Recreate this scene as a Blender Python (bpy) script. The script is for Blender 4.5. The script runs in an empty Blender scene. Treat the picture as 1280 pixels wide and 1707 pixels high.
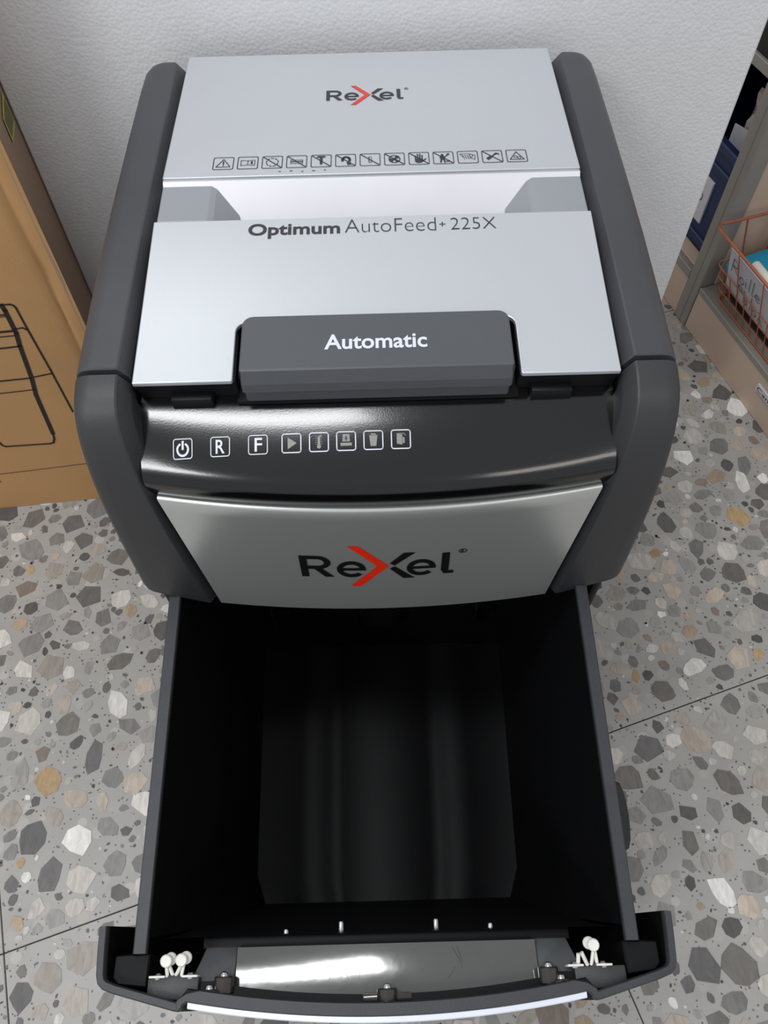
import bpy, bmesh, math, random
from mathutils import Vector, Matrix
PI = math.pi
random.seed(7)
scene = bpy.context.scene
COL = scene.collection

# ------------------------------------------------------------------ camera
FPX = 1300.0
CAM_LOC = Vector((0.00165, 0.0, 0.93))
def camera_axes():
    d = Vector((660.4-640, 1672-853.5, FPX)).normalized()
    ax = Vector((0, 0, 1)); fw = (ax - d*ax.dot(d)).normalized(); rt = d.cross(fw)
    yaw = .00274; c, s = math.cos(yaw), math.sin(yaw)
    return c*rt + s*fw, -s*rt + c*fw, -d
AX = camera_axes()
def to_world(v): return Vector((AX[0].dot(v), AX[1].dot(v), AX[2].dot(v)))
cam_data = bpy.data.cameras.new('camera'); cam = bpy.data.objects.new('camera', cam_data); COL.objects.link(cam)
r_, u_, b_ = to_world(Vector((1,0,0))), to_world(Vector((0,-1,0))), to_world(Vector((0,0,-1)))
m = Matrix((r_, u_, b_)).transposed().to_4x4(); m.translation = CAM_LOC
cam.matrix_world = m
cam_data.sensor_fit = 'VERTICAL'; cam_data.sensor_height = 36; cam_data.lens = FPX/1707*36
cam_data.clip_start = .01
scene.camera = cam

# ------------------------------------------------------------------ world, lamps, exposure
world = bpy.data.worlds.new('room_light'); scene.world = world; world.use_nodes = True
bg = world.node_tree.nodes['Background']; bg.inputs[0].default_value = (.93, .96, 1, 1); bg.inputs[1].default_value = .62
def ceiling_lamp(name, x, y, rz, sx, sy, power, col=(.96, .98, 1)):
    L = bpy.data.lights.new(name, 'AREA'); L.shape = 'RECTANGLE'; L.size = sx; L.size_y = sy; L.energy = power; L.color = col
    o = bpy.data.objects.new(name, L); COL.objects.link(o); o.location = (x, y, 2.65); o.rotation_euler = (0, 0, rz)
    return o
ceiling_lamp('ceiling_lamp', -.62, .24, math.radians(17.6), 1.2, .20, 20)
ceiling_lamp('ceiling_lamp', -1.75, -1.4, math.radians(17.6), 1.2, .5, 38)
ceiling_lamp('ceiling_lamp', 1.35, -1.5, math.radians(17.6), 1.2, .5, 11, (1, .95, .9))
ceiling_lamp('ceiling_lamp', -1.0, 1.75, math.radians(17.6), 1.2, .5, 5)
vs = scene.view_settings
vs.view_transform = 'Standard'; vs.look = 'None'; vs.gamma = 1; vs.exposure = 0; vs.use_curve_mapping = False

# ------------------------------------------------------------------ materials
def lin(c):
    return tuple((v/255/12.92 if v/255 <= .04045 else ((v/255+.055)/1.055)**2.4) for v in c) + (1,)
MATS = {}
def mat(name, rgb, rough=.5, metal=0, bump=0, bscale=200, var=0, vscale=30, spec=.5, trans=0, alpha=1, coat=0, detail=3, voro=False):
    m = bpy.data.materials.new(name); m.use_nodes = True; nt = m.node_tree; p = nt.nodes['Principled BSDF']
    p.inputs['Base Color'].default_value = lin(rgb); p.inputs['Roughness'].default_value = rough; p.inputs['Metallic'].default_value = metal
    p.inputs['Specular IOR Level'].default_value = spec; p.inputs['Transmission Weight'].default_value = trans; p.inputs['Alpha'].default_value = alpha
    p.inputs['Coat Weight'].default_value = coat; p.inputs['Coat Roughness'].default_value = .08
    tc = nt.nodes.new('ShaderNodeTexCoord')
    n = nt.nodes.new('ShaderNodeTexNoise'); n.inputs['Scale'].default_value = vscale; n.inputs['Detail'].default_value = detail
    nt.links.new(tc.outputs['Object'], n.inputs['Vector'])
    mx = nt.nodes.new('ShaderNodeMix'); mx.data_type = 'RGBA'
    v = max(var, .02)
    mx.inputs[6].default_value = lin([x*(1-v) for x in rgb]); mx.inputs[7].default_value = lin([min(255, x*(1+v)) for x in rgb])
    nt.links.new(n.outputs['Fac'], mx.inputs[0]); nt.links.new(mx.outputs[2], p.inputs['Base Color'])
    if bump:
        if voro:
            b = nt.nodes.new('ShaderNodeTexVoronoi'); b.feature = 'F1'; out = b.outputs['Distance']
        else:
            b = nt.nodes.new('ShaderNodeTexNoise'); b.inputs['Detail'].default_value = 2; out = b.outputs['Fac']
        b.inputs['Scale'].default_value = bscale; nt.links.new(tc.outputs['Object'], b.inputs['Vector'])
        bp = nt.nodes.new('ShaderNodeBump'); bp.inputs['Strength'].default_value = bump; bp.inputs['Distance'].default_value = .001
        bp.invert = voro
        nt.links.new(out, bp.inputs['Height']); nt.links.new(bp.outputs['Normal'], p.inputs['Normal'])
    MATS[name] = m
    return m
mat('silver_paint', (208, 211, 215), .36, .55, .06, 1500, .015, 8)
mat('silver_front', (204, 206, 203), .3, .7, .05, 1500, .015, 8)
mat('silver_guide', (150, 153, 158), .45, .1, .06, 1500)
mat('silver_chute_lit', (226, 225, 230), .4, .25, .06, 1500)  # lid silver made paler: ceiling light on the chute slope painted into the colour
mat('rail_plastic', (64, 65, 69), .42, 0, .12, 1600, .05, 20)
mat('arm_plastic', (50, 50, 52), .45, 0, .12, 1600, .05, 20)
mat('button_plastic', (78, 80, 84), .46, 0, .12, 1800, .03, 20)
mat('black_plastic', (20, 20, 22), .5, 0, .1, 1200, .1, 20, spec=.35)
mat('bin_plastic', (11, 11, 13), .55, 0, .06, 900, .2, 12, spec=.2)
mat('bin_rim', (50, 51, 55), .5, 0, .1, 900, .12, 60)
mat('gloss_black', (15, 14, 15), .15, 0, .03, 900, .1, 10, coat=.2)
mat('window_smoke', (92, 92, 90), .10, .40, .03, 160, .06, 30, coat=.5)
mat('window_side', (92, 95, 98), .4, .2, .06, 600, .05, 30)
mat('strip_white', (222, 226, 236), .35, .1)
mat('chrome', (190, 190, 192), .2, 1)
mat('smoke_post', (48, 42, 40), .15, 0, 0, 100, .2, 300, coat=.5)
mat('nylon_white', (226, 224, 216), .5, 0, 0, 100, .03, 80)
mat('print_dark', (48, 50, 54), .5)
mat('print_black', (18, 18, 18), .4)
mat('print_red', (214, 62, 52), .5)
mat('print_red_bright', (226, 44, 14), .4)
mat('print_white', (218, 222, 234), .5)
mat('print_grey', (132, 132, 126), .4)
mat('print_ink', (34, 28, 26), .7)
mat('fold_ink', (84, 56, 32), .8)
mat('styrofoam', (228, 228, 230), .55, 0, .30, 300, .02, 60, spec=.5, voro=True)
mat('kraft', (186, 144, 98), .75, 0, .12, 500, .06, 9, spec=.25, detail=8)
mat('kraft_shaded', (170, 142, 120), .75, 0, .12, 500, .05, 9, spec=.25, detail=8)  # same cardboard as the front, with the side's shade painted into the colour
mat('beige_metal', (202, 178, 160), .5, 0, .05, 700, .03, 14)
mat('grey_metal', (150, 145, 138), .45, .1, .05, 700, .04, 30)
mat('copper_wire', (186, 112, 84), .4, .5, 0, 100, .1, 200)
mat('navy_plastic', (24, 42, 82), .4, 0, .05, 500, .1, 30)
mat('teal_plastic', (26, 150, 186), .4, 0, .05, 500, .1, 60)
mat('teal_green', (24, 120, 128), .5, 0, .2, 300, .2, 90)
mat('dark_box', (22, 20, 22), .5, 0, .1, 400, .2, 60)
mat('paper', (206, 205, 212), .7, 0, .05, 300, .03, 30)
mat('film', (190, 172, 172), .22, 0, .5, 60, .2, 40, coat=.5)
mat('label_green', (196, 190, 96), .6, 0, 0, 100, .05, 60)
mat('label_green_dark', (104, 112, 60), .6, 0, 0, 100, .1, 60)
mat('wall_paint', (214, 212, 206), .8, 0, .1, 200, .02, 5)
mat('dirt', (105, 106, 110), .7)

def terrazzo_base():
    m = bpy.data.materials.new('terrazzo_cement'); m.use_nodes = True; nt = m.node_tree; N = nt.nodes; Lk = nt.links
    p = N['Principled BSDF']; p.inputs['Roughness'].default_value = .42
    g = N.new('ShaderNodeNewGeometry')
    def voro(scale, lo, hi):
        v = N.new('ShaderNodeTexVoronoi'); v.inputs['Scale'].default_value = scale; Lk.new(g.outputs['Position'], v.inputs['Vector'])
        r = N.new('ShaderNodeMapRange'); r.inputs[1].default_value = lo; r.inputs[2].default_value = hi; r.inputs[3].default_value = 1; r.inputs[4].default_value = 0
        Lk.new(v.outputs['Distance'], r.inputs[0]); return v, r.outputs[0]
    n = N.new('ShaderNodeTexNoise'); n.inputs['Scale'].default_value = 14; n.inputs['Detail'].default_value = 6; Lk.new(g.outputs['Position'], n.inputs['Vector'])
    base = N.new('ShaderNodeMix'); base.data_type = 'RGBA'; base.inputs[6].default_value = lin((150, 148, 144)); base.inputs[7].default_value = lin((176, 174, 170)); Lk.new(n.outputs['Fac'], base.inputs[0])
    v1, f1 = voro(46, .30, .34)          # pale, low-contrast aggregate blending into the cement
    sep = N.new('ShaderNodeSeparateColor'); Lk.new(v1.outputs['Color'], sep.inputs[0])
    ramp = N.new('ShaderNodeValToRGB'); Lk.new(sep.outputs[0], ramp.inputs[0])
    e = ramp.color_ramp.elements; e[0].color = lin((160, 157, 152)); e[1].color = lin((188, 186, 182)); x = e.new(.5); x.color = lin((170, 168, 164)); y = e.new(.8); y.color = lin((176, 170, 163))
    f = N.new('ShaderNodeMath'); f.operation = 'MULTIPLY'; f.inputs[1].default_value = .75; Lk.new(f1, f.inputs[0])
    m1 = N.new('ShaderNodeMix'); m1.data_type = 'RGBA'; Lk.new(f.outputs[0], m1.inputs[0]); Lk.new(base.outputs[2], m1.inputs[6]); Lk.new(ramp.outputs[0], m1.inputs[7])
    v2, f2 = voro(210, .20, .26)
    sep2 = N.new('ShaderNodeSeparateColor'); Lk.new(v2.outputs['Color'], sep2.inputs[0])
    gt = N.new('ShaderNodeMath'); gt.operation = 'GREATER_THAN'; gt.inputs[1].default_value = .72; Lk.new(sep2.outputs[1], gt.inputs[0])
    mu = N.new('ShaderNodeMath'); mu.operation = 'MULTIPLY'; Lk.new(gt.outputs[0], mu.inputs[0]); Lk.new(f2, mu.inputs[1])
    m2 = N.new('ShaderNodeMix'); m2.data_type = 'RGBA'; Lk.new(mu.outputs[0], m2.inputs[0]); Lk.new(m1.outputs[2], m2.inputs[6]); m2.inputs[7].default_value = lin((96, 94, 92))
    Lk.new(m2.outputs[2], p.inputs['Base Color'])
    MATS['terrazzo_cement'] = m
terrazzo_base()
def chip_mat(name, attr):
    m = bpy.data.materials.new(name); m.use_nodes = True; nt = m.node_tree; N = nt.nodes; Lk = nt.links
    p = N['Principled BSDF']; p.inputs['Roughness'].default_value = .42
    if attr:
        a = N.new('ShaderNodeVertexColor'); a.layer_name = 'chip'; c = a.outputs['Color']
    else:
        a = N.new('ShaderNodeObjectInfo'); c = a.outputs['Color']
    g = N.new('ShaderNodeNewGeometry')
    n = N.new('ShaderNodeTexNoise'); n.inputs['Scale'].default_value = 150; n.inputs['Detail'].default_value = 6; n.inputs['Distortion'].default_value = 1.2
    mp = N.new('ShaderNodeMapping'); mp.inputs['Scale'].default_value = (1, .35, 1); mp.inputs['Rotation'].default_value = (0, 0, .6)
    Lk.new(g.outputs['Position'], mp.inputs['Vector']); Lk.new(mp.outputs[0], n.inputs['Vector'])
    r = N.new('ShaderNodeMapRange'); r.inputs[1].default_value = .3; r.inputs[2].default_value = .7; r.inputs[3].default_value = .82; r.inputs[4].default_value = 1.16
    Lk.new(n.outputs['Fac'], r.inputs[0])
    v = N.new('ShaderNodeVectorMath'); v.operation = 'SCALE'; Lk.new(c, v.inputs[0]); Lk.new(r.outputs[0], v.inputs['Scale'])
    Lk.new(v.outputs[0], p.inputs['Base Color']); MATS[name] = m
chip_mat('terrazzo_chip', False); chip_mat('terrazzo_chip_field', True)

# ------------------------------------------------------------------ mesh helpers
def root_loc(p):
    v = Vector((0, 0, 0))
    while p is not None:
        v += p.location; p = p.parent
    return v
def tag(o, label=None, cat=None, group=None, kind=None):
    if label: o['label'] = label
    if cat: o['category'] = cat
    if group: o['group'] = group
    if kind: o['kind'] = kind
    return o
def thing(name, loc, label, cat, group=None):
    o = bpy.data.objects.new(name, None); COL.objects.link(o); o.location = loc; o.empty_display_size = .05
    return tag(o, label, cat, group)
class MB:
    def __init__(s): s.v = []; s.f = []
    def add(s, verts, faces):
        k = len(s.v); s.v += [tuple(v) for v in verts]; s.f += [tuple(i+k for i in f) for f in faces]; return s
    def grid(s, rows, close=False):
        n = len(rows[0]); vs_ = [p for r in rows for p in r]; fs = []
        for i in range(len(rows)-1):
            for j in range(n if close else n-1):
                j2 = (j+1) % n
                fs.append((i*n+j, i*n+j2, (i+1)*n+j2, (i+1)*n+j))
        return s.add(vs_, fs)
    def loft(s, rings):
        n = len(rings[0]); s.grid(rings, True); k = len(s.v)-n*len(rings)
        s.f.append(tuple(k+i for i in range(n))[::-1]); k2 = k+n*(len(rings)-1); s.f.append(tuple(k2+i for i in range(n)))
        return s
    def prism(s, poly, f0, f1):
        """poly: 2D points; f0,f1 map 2D -> 3D for both caps"""
        return s.loft([[f0(*p) for p in poly], [f1(*p) for p in poly]])
    def box(s, x0, x1, y0, y1, z0, z1, bev=0, seg=2):
        bm = bmesh.new(); bmesh.ops.create_cube(bm, size=1)
        for v in bm.verts: v.co = Vector(((x0+x1)/2+v.co.x*(x1-x0), (y0+y1)/2+v.co.y*(y1-y0), (z0+z1)/2+v.co.z*(z1-z0)))
        if bev: bmesh.ops.bevel(bm, geom=bm.edges[:], offset=bev, segments=seg, affect='EDGES', profile=.5)
        return s.from_bm(bm)
    def from_bm(s, bm):
        bm.verts.index_update(); s.add([v.co for v in bm.verts], [[v.index for v in f.verts] for f in bm.faces]); bm.free(); return s
    def tube(s, path, r, n=8):
        rings = []
        path = [Vector(p) for p in path]
        for i, p in enumerate(path):
            t = (path[min(i+1, len(path)-1)]-path[max(i-1, 0)]).normalized()
            a = t.cross(Vector((0, 0, 1)) if abs(t.z) < .9 else Vector((1, 0, 0))).normalized(); b = t.cross(a)
            rings.append([p+r*(math.cos(q)*a+math.sin(q)*b) for q in [2*PI*k/n for k in range(n)]])
        return s.loft(rings)
    def lathe(s, c, axis, prof, n=16):
        """prof: (radius, height along axis)"""
        c = Vector(c); t = Vector(axis).normalized(); a = t.cross(Vector((0, 0, 1)) if abs(t.z) < .9 else Vector((1, 0, 0))).normalized(); b = t.cross(a)
        return s.loft([[c+t*h+r*(math.cos(2*PI*k/n)*a+math.sin(2*PI*k/n)*b) for k in range(n)] for r, h in prof])
    def map(s, fn): s.v = [tuple(fn(*p)) for p in s.v]; return s
    def bevel(s, off, seg=2, ang=30):
        me = bpy.data.meshes.new('t'); me.from_pydata(s.v, [], s.f); bm = bmesh.new(); bm.from_mesh(me); bpy.data.meshes.remove(me)
        bmesh.ops.recalc_face_normals(bm, faces=bm.faces[:])
        es = [e for e in bm.edges if len(e.link_faces) == 2 and e.calc_face_angle() > math.radians(ang)]
        bmesh.ops.bevel(bm, geom=es, offset=off, segments=seg, affect='EDGES', profile=.5, clamp_overlap=True)
        s.v = []; s.f = []; return s.from_bm(bm)
    def mesh(s, name, m, smooth=35):
        me = bpy.data.meshes.new(name); me.from_pydata(s.v, [], s.f)
        bm = bmesh.new(); bm.from_mesh(me); bmesh.ops.recalc_face_normals(bm, faces=bm.faces[:])
        for f in bm.faces: f.smooth = smooth > 0
        for e in bm.edges:
            if len(e.link_faces) == 2 and e.calc_face_angle() > math.radians(smooth): e.smooth = False
        bm.to_mesh(me); bm.free()
        me.materials.append(MATS[m]); return me
    def build(s, name, m, parent=None, smooth=35, **k):
        o = bpy.data.objects.new(name, None if False else s.mesh(name, m, smooth)); COL.objects.link(o)
        if parent is not None:
            o.parent = parent; L = root_loc(parent)
            for v in o.data.vertices: v.co -= L
        return tag(o, **k)

# 2D ink helpers: lists of polygons in (u, v)
def stroke(pts, w):
    out = []
    for (a, b) in zip(pts[:-1], pts[1:]):
        a = Vector(a); b = Vector(b); d = (b-a)
        if d.length < 1e-9: continue
        d.normalize(); n = Vector((-d.y, d.x))*w/2; e = d*w*.35
        out.append([tuple(a-e-n), tuple(b+e-n), tuple(b+e+n), tuple(a-e+n)])
    return out
def ring(cx, cy, rx, ry, a0=0, a1=2*PI, n=18): return [(cx+rx*math.cos(a0+(a1-a0)*k/n), cy+ry*math.sin(a0+(a1-a0)*k/n)) for k in range(n+1)]
def disc(cx, cy, rx, ry, n=12): return [ring(cx, cy, rx, ry, n=n)[:-1]]
def rrect(x0, x1, y0, y1, r, n=3):
    out = []
    for cx, cy, a in ((x1-r, y1-r, 0), (x0+r, y1-r, PI/2), (x0+r, y0+r, PI), (x1-r, y0+r, 1.5*PI)):
        out += [(cx+r*math.cos(a+PI/2*k/n), cy+r*math.sin(a+PI/2*k/n)) for k in range(n+1)]
    return out
def outline(x0, x1, y0, y1, r, w):
    p = rrect(x0, x1, y0, y1, r); return stroke(p+[p[0]], w)
def ink(name, polys, fn, m, parent, **k):
    mb = MB()
    for p in polys: mb.add([fn(*q) for q in p], [tuple(range(len(p)))])
    me = bpy.data.meshes.new(name); me.from_pydata(mb.v, [], mb.f); me.materials.append(MATS[m])
    o = bpy.data.objects.new(name, me); COL.objects.link(o); o.parent = parent
    if parent is not None:
        L = root_loc(parent)
        for v in me.vertices: v.co -= L
    return tag(o, **k)
def lettering(text, x0, x1, y0, y1, bold=0, spacing=1):
    """outline of a word fitted to a box, as polygons"""
    cu = bpy.data.curves.new('w', 'FONT'); cu.body = text; cu.offset = bold; cu.resolution_u = 4; cu.space_character = spacing
    ob = bpy.data.objects.new('w', cu); COL.objects.link(ob); bpy.context.view_layer.update()
    me = bpy.data.meshes.new_from_object(ob.evaluated_get(bpy.context.evaluated_depsgraph_get()))
    vv = [v.co.copy() for v in me.vertices]; fs = [list(p.vertices) for p in me.polygons]
    bpy.data.objects.remove(ob); bpy.data.curves.remove(cu); bpy.data.meshes.remove(me)
    ax, bx_ = min(v.x for v in vv), max(v.x for v in vv); ay, by = min(v.y for v in vv), max(v.y for v in vv)
    f = lambda v: (x0+(v.x-ax)/(bx_-ax)*(x1-x0), y0+(v.y-ay)/(by-ay)*(y1-y0))
    return [[f(vv[i]) for i in p] for p in fs]

# ------------------------------------------------------------------ floor of terrazzo tiles
TA = math.radians(17.6)
TU = Vector((math.cos(TA), math.sin(TA), 0)); TV = Vector((-math.sin(TA), math.cos(TA), 0))
JO = Vector((.165, .235, 0)); TS = .60           # a joint crossing, tile size
floor = MB().box(-2.5, 2.5, -2.2, 2.8, -.08, -.012).build('floor', 'terrazzo_cement', None, 35, kind='structure')
tile_me = MB().box(-TS/2+.0006, TS/2-.0006, -TS/2+.0006, TS/2-.0006, -.012, 0, .0006, 1).mesh('floor_tile', 'terrazzo_cement')
for i in range(-4, 4):
    for j in range(-4, 4):
        c = JO+TU*(i+.5)*TS+TV*(j+.5)*TS
        if abs(c.x) > 2 or not -1.7 < c.y < 2.3: continue
        o = bpy.data.objects.new('floor_tile', tile_me); COL.objects.link(o); o.parent = floor; o.location = c; o.rotation_euler = (0, 0, TA)
PAL = [((120, 118, 116), 9), ((100, 98, 97), 8), ((136, 134, 131), 8), ((112, 108, 103), 6), ((150, 147, 143), 8), ((160, 152, 143), 8), ((184, 179, 172), 10),
       ((203, 199, 193), 7), ((218, 215, 211), 4), ((166, 147, 126), 2), ((172, 146, 108), 1), ((134, 122, 112), 2), ((86, 84, 83), 4), ((180, 168, 155), 7)]
PALW = [c for c, w in PAL for _ in range(w)]
def chip_poly(n=None):
    n = n or random.randint(5, 8); a0 = random.random()*6.28
    return [((.72+.42*random.random())*math.cos(a0+2*PI*(k+.35*random.random())/n), (.72+.42*random.random())*math.sin(a0+2*PI*(k+.35*random.random())/n)) for k in range(n)]
grid_ = {}; CS = .042
def free(x, y, r):
    gx, gy = int(x//CS), int(y//CS)
    for i in range(gx-1, gx+2):
        for j in range(gy-1, gy+2):
            for (a, b, c) in grid_.get((i, j), ()):
                if (a-x)**2+(b-y)**2 < (r+c)**2: return False
    return True
def in_tile(x, y, r):
    d = Vector((x, y, 0))-JO
    for q in (d.dot(TU), d.dot(TV)):
        k = q % TS
        if k < r or TS-k < r: return False
    return True
chips = []
for count, lo, hi, cl in ((6000, .0145, .0200, 0), (24000, .0085, .0140, 1), (24000, .0042, .0080, 2)):
    for _ in range(count):
        x = random.uniform(-1.0, 1.0); y = random.uniform(-.4, 1.25); r = random.uniform(lo, hi)
        if free(x, y, r*.87) and in_tile(x, y, r):
            grid_.setdefault((int(x//CS), int(y//CS)), []).append((x, y, r*.87)); chips.append((x, y, r, cl))
def screen(x, y):
    d = Vector((x, y, 0))-CAM_LOC; c = AX[0]*d.x+AX[1]*d.y+AX[2]*d.z
    return 640+FPX*c.x/c.z, 853.5+FPX*c.y/c.z, c.z
cand = []
for i, (x, y, r, cl) in enumerate(chips):
    sx, sy, dz = screen(x, y)
    if 0 < sx < 1280 and 0 < sy < 1707 and (abs(x) > .2 or y < 0) and not (x < -.3 and y > .62) and not (x > .5 and y > .7) and y < .9: cand.append((r/dz, i))
cand.sort(reverse=True); single = set(i for _, i in cand[:300])
shapes = []
for k in range(24):
    p = chip_poly(); shapes.append(MB().prism(p, lambda a, b: (a, b, -.001), lambda a, b: (a*.985, b*.985, .0005)).mesh('stone_chip', 'terrazzo_chip', 0))
fv, ff, fc = [], [], []
for i, (x, y, r, cl) in enumerate(chips):
    col = random.choice(PALW if cl < 2 else PALW+[(84, 82, 80), (96, 94, 92)]*10); j = random.uniform(.92, 1.08); col = lin([c*j for c in col])
    asp = random.uniform(.62, 1.0); rz = random.random()*6.28
    if i in single:
        o = bpy.data.objects.new('stone_chip', random.choice(shapes)); COL.objects.link(o); o.parent = floor
        o.location = (x, y, 0); o.rotation_euler = (0, 0, rz); o.scale = (r, r*asp, 1); o.color = col
    else:
        p = chip_poly(); n = len(p); k = len(fv); c, s = math.cos(rz)*r, math.sin(rz)*r
        for h, q in ((-.0005, 1), (.0005, .985)):
            fv += [(x+(c*a-s*b*asp)*q, y+(s*a+c*b*asp)*q, h) for a, b in p]
        ff.append(tuple(range(k+n, k+2*n))); fc.append(col)
        for t in range(n): ff.append((k+t, k+(t+1) % n, k+n+(t+1) % n, k+n+t)); fc.append(col)
for _ in range(15000):
    x = random.uniform(-.85, .85); y = random.uniform(-.2, 1.1); r = random.uniform(.0009, .0030)
    if not free(x, y, r) or not in_tile(x, y, r): continue
    p = chip_poly(5); k = len(fv); rz = random.random()*6.28; c, s = math.cos(rz)*r, math.sin(rz)*r; asp = random.uniform(.45, 1)
    fv += [(x+c*a-s*b*asp, y+s*a+c*b*asp, .0003) for a, b in p]; ff.append(tuple(range(k, k+5)))
    g = random.choice((66, 80, 92, 104, 120, 205)); fc.append(lin((g, g*.985, g*.965)))
me = bpy.data.meshes.new('chip_field'); me.from_pydata(fv, [], ff); at = me.color_attributes.new('chip', 'FLOAT_COLOR', 'CORNER')
flat = []
for p, c in zip(me.polygons, fc): flat += list(c)*p.loop_total
at.data.foreach_set('color', flat); me.materials.append(MATS['terrazzo_chip_field'])
o = bpy.data.objects.new('chip_field', me); COL.objects.link(o); o.parent = floor; o['kind'] = 'stuff'
wb = MB().box(-3, 3, -.05, .05, 0, 2.6).build('wall_back', 'wall_paint', None, kind='structure')
wb.location = (-.5, 2.5, 0); wb.rotation_euler = (0, 0, TA)

# ------------------------------------------------------------------ styrofoam board
mb = MB().box(-.345, .358, .735, .785, .0005, 1.0, .002, 1)
tag(mb.build('styrofoam_board', 'styrofoam'), 'large white styrofoam board standing upright behind the paper shredder', 'board')

# ------------------------------------------------------------------ cardboard box
BA = Vector((-.316, .630, 0)); BD = Vector((-.9957, -.0923, 0)); BN = Vector((.0923, -.9957, 0))
SD = Vector((-.029, .105, 0)).normalized(); SN = Vector((SD.y, -SD.x, 0))
box = thing('cardboard_box', (-.6, .74, 0), 'tall brown cardboard box printed with a line drawing, beside the styrofoam', 'box')
BH = .80; T = .004
def fp(s, z, out=0): q = BA+BD*s+BN*out; return (q.x, q.y, z)
def sp(t, z, out=0): q = BA+SD*t+SN*out; return (q.x, q.y, z)
rows = []
for k, s in enumerate([-.0005, .002, .006, .011, .0145, .0165, .0185, .021, .03, .08, .2, .4, .55]):
    row = []
    for i in range(25):
        z = .001+BH*i/24; w = .0012*math.sin(z*31+k)+.0008*math.sin(z*77)
        dent = -.0026*math.exp(-((s-.0165-w)/.0028)**2) - .004*math.exp(-((s-.012)/.008)**2-((z-.40)/.02)**2)
        row.append(fp(s, z, dent if 0 < s < .05 else 0))
    rows.append(row)
MB().grid(rows).build('front_panel', 'kraft', box, 60)
MB().prism([(0.0005, .001), (.34, .001), (.34, BH), (0.0005, BH)], lambda t, z: sp(t, z, -.0005), lambda t, z: sp(t, z, -T)).build('side_panel', 'kraft_shaded', box)
c0, c1 = Vector(fp(.55, 0)), Vector(sp(.34, 0)); c2 = c0+SD*.34
MB().prism([(c0.x+.003, c0.y+.004), (c2.x, c2.y), (c1.x-.004, c1.y), (BA.x-.006, BA.y+.006)], lambda x, y: (x, y, .002), lambda x, y: (x, y, BH-.002)).build('back_panels', 'kraft', box)
def on_front(s, z): return fp(s, z, .0006)
DR = []
DR += stroke([(.18, .3655), (.0742, .3647), (.0639, .3643), (.0615, .3625), (.0603, .3597), (.0604, .3297), (.0596, .2628), (.0601, .19)], .0022)
DR += stroke([(.0730, .3645), (.0725, .357), (.0740, .3244), (.0776, .3058), (.0851, .2531), (.0909, .2256), (.0979, .1529)], .0050)
DR += stroke([(.0979, .1529), (.1000, .1420), (.1012, .1398), (.1035, .1350), (.1081, .1333), (.1631, .1361), (.1664, .1392), (.1672, .1444), (.190, .23)], .0026)
for L, w in (([(.18, .350), (.0742, .3513)], .0020), ([(.18, .347), (.0752, .3489)], .0012), ([(.18, .3265), (.0750, .3281)], .0030), ([(.18, .320), (.0760, .3211)], .0016),
             ([(.18, .302), (.0786, .3050)], .0024), ([(.18, .2535), (.0866, .2544)], .0024), ([(.0814, .2557), (.0597, .2587)], .0020), ([(.18, .2325), (.0887, .2349)], .0016),
             ([(.0728, .3304), (.0643, .3311), (.0616, .3281)], .0020)): DR += stroke(L, w)
ink('line_drawing', DR, on_front, 'print_ink', box, label='black line drawing of a machine')
ink('fold_line', stroke([(.54, .074), (.1943, .0802), (.1464, .0814), (.0964, .0837), (.002, .0865)], .0012), on_front, 'fold_ink', box)
ink('printed_dot', disc(.202, .0643, .002, .002), on_front, 'print_ink', box)
ink('green_label', [[(.098, .500), (.098, .530), (.050, .531), (.0482, .5094)]], lambda t, z: sp(t, z, .0006), 'label_green', box, label='yellow green sticker')
ink('label_print', [[(.094, .505), (.094, .526), (.055, .527), (.054, .5115)]], lambda t, z: sp(t, z, .0010), 'label_green_dark', box)

# ------------------------------------------------------------------ shelving unit on the right
SO = Vector((.504, .934, 0)); SU = Vector((.2831, -.9591, 0)); SV = Vector((.9591, .2831, 0))
def sh(u, v, z): q = SO+SU*u+SV*v; return (q.x, q.y, z)
def shbox(u0, u1, v0, v1, z0, z1, bev=.001): return MB().box(u0, u1, v0, v1, z0, z1, bev, 1).map(sh)
shelf = thing('shelf_unit', sh(0, .2, 0), 'beige metal shelving unit with grey posts, right of the shredder', 'shelf')
shbox(.002, .75, .002, .02, .0005, .078).build('kick_plate', 'beige_metal', shelf)
shbox(-.75, -.030, .002, .02, .0005, .074).build('kick_plate', 'beige_metal', shelf)
shbox(.002, .75, .001, .42, .070, .0805).build('shelf_board', 'grey_metal', shelf)
shbox(-.75, -.030, .001, .012, .072, .088).build('shelf_lip', 'grey_metal', shelf)
shbox(-.75, -.030, .0125, .42, .080, .0885).build('shelf_board', 'beige_metal', shelf)
shbox(-.75, -.030, .001, .42, .388, .402).build('shelf_board', 'grey_metal', shelf)
shbox(-.75, -.030, .40, .42, .088, .9).build('back_sheet', 'beige_metal', shelf)
shbox(.004, .75, .40, .42, .08, .9).build('back_sheet', 'beige_metal', shelf)
post = shbox(-.029, .001, 0, .03, .0005, 1.2, .0015).build('post', 'grey_metal', shelf)
shbox(-.0135, -.0115, -.0012, .001, .001, 1.2, .0004).build('seam', 'grey_metal', post)
shbox(-.014, .0025, .026, .41, .0795, 1.2).build('divider_panel', 'beige_metal', shelf)
lab = shbox(.186, .245, -.0006, .0025, .044, .056, .0003).build('paper_label', 'paper', shelf, label='small white paper label on the kick plate')
ink('lettering', lettering('Cancu', .189, .236, .0465, .0535), lambda u, z: sh(u, -.0009, z), 'print_ink', lab)
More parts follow.
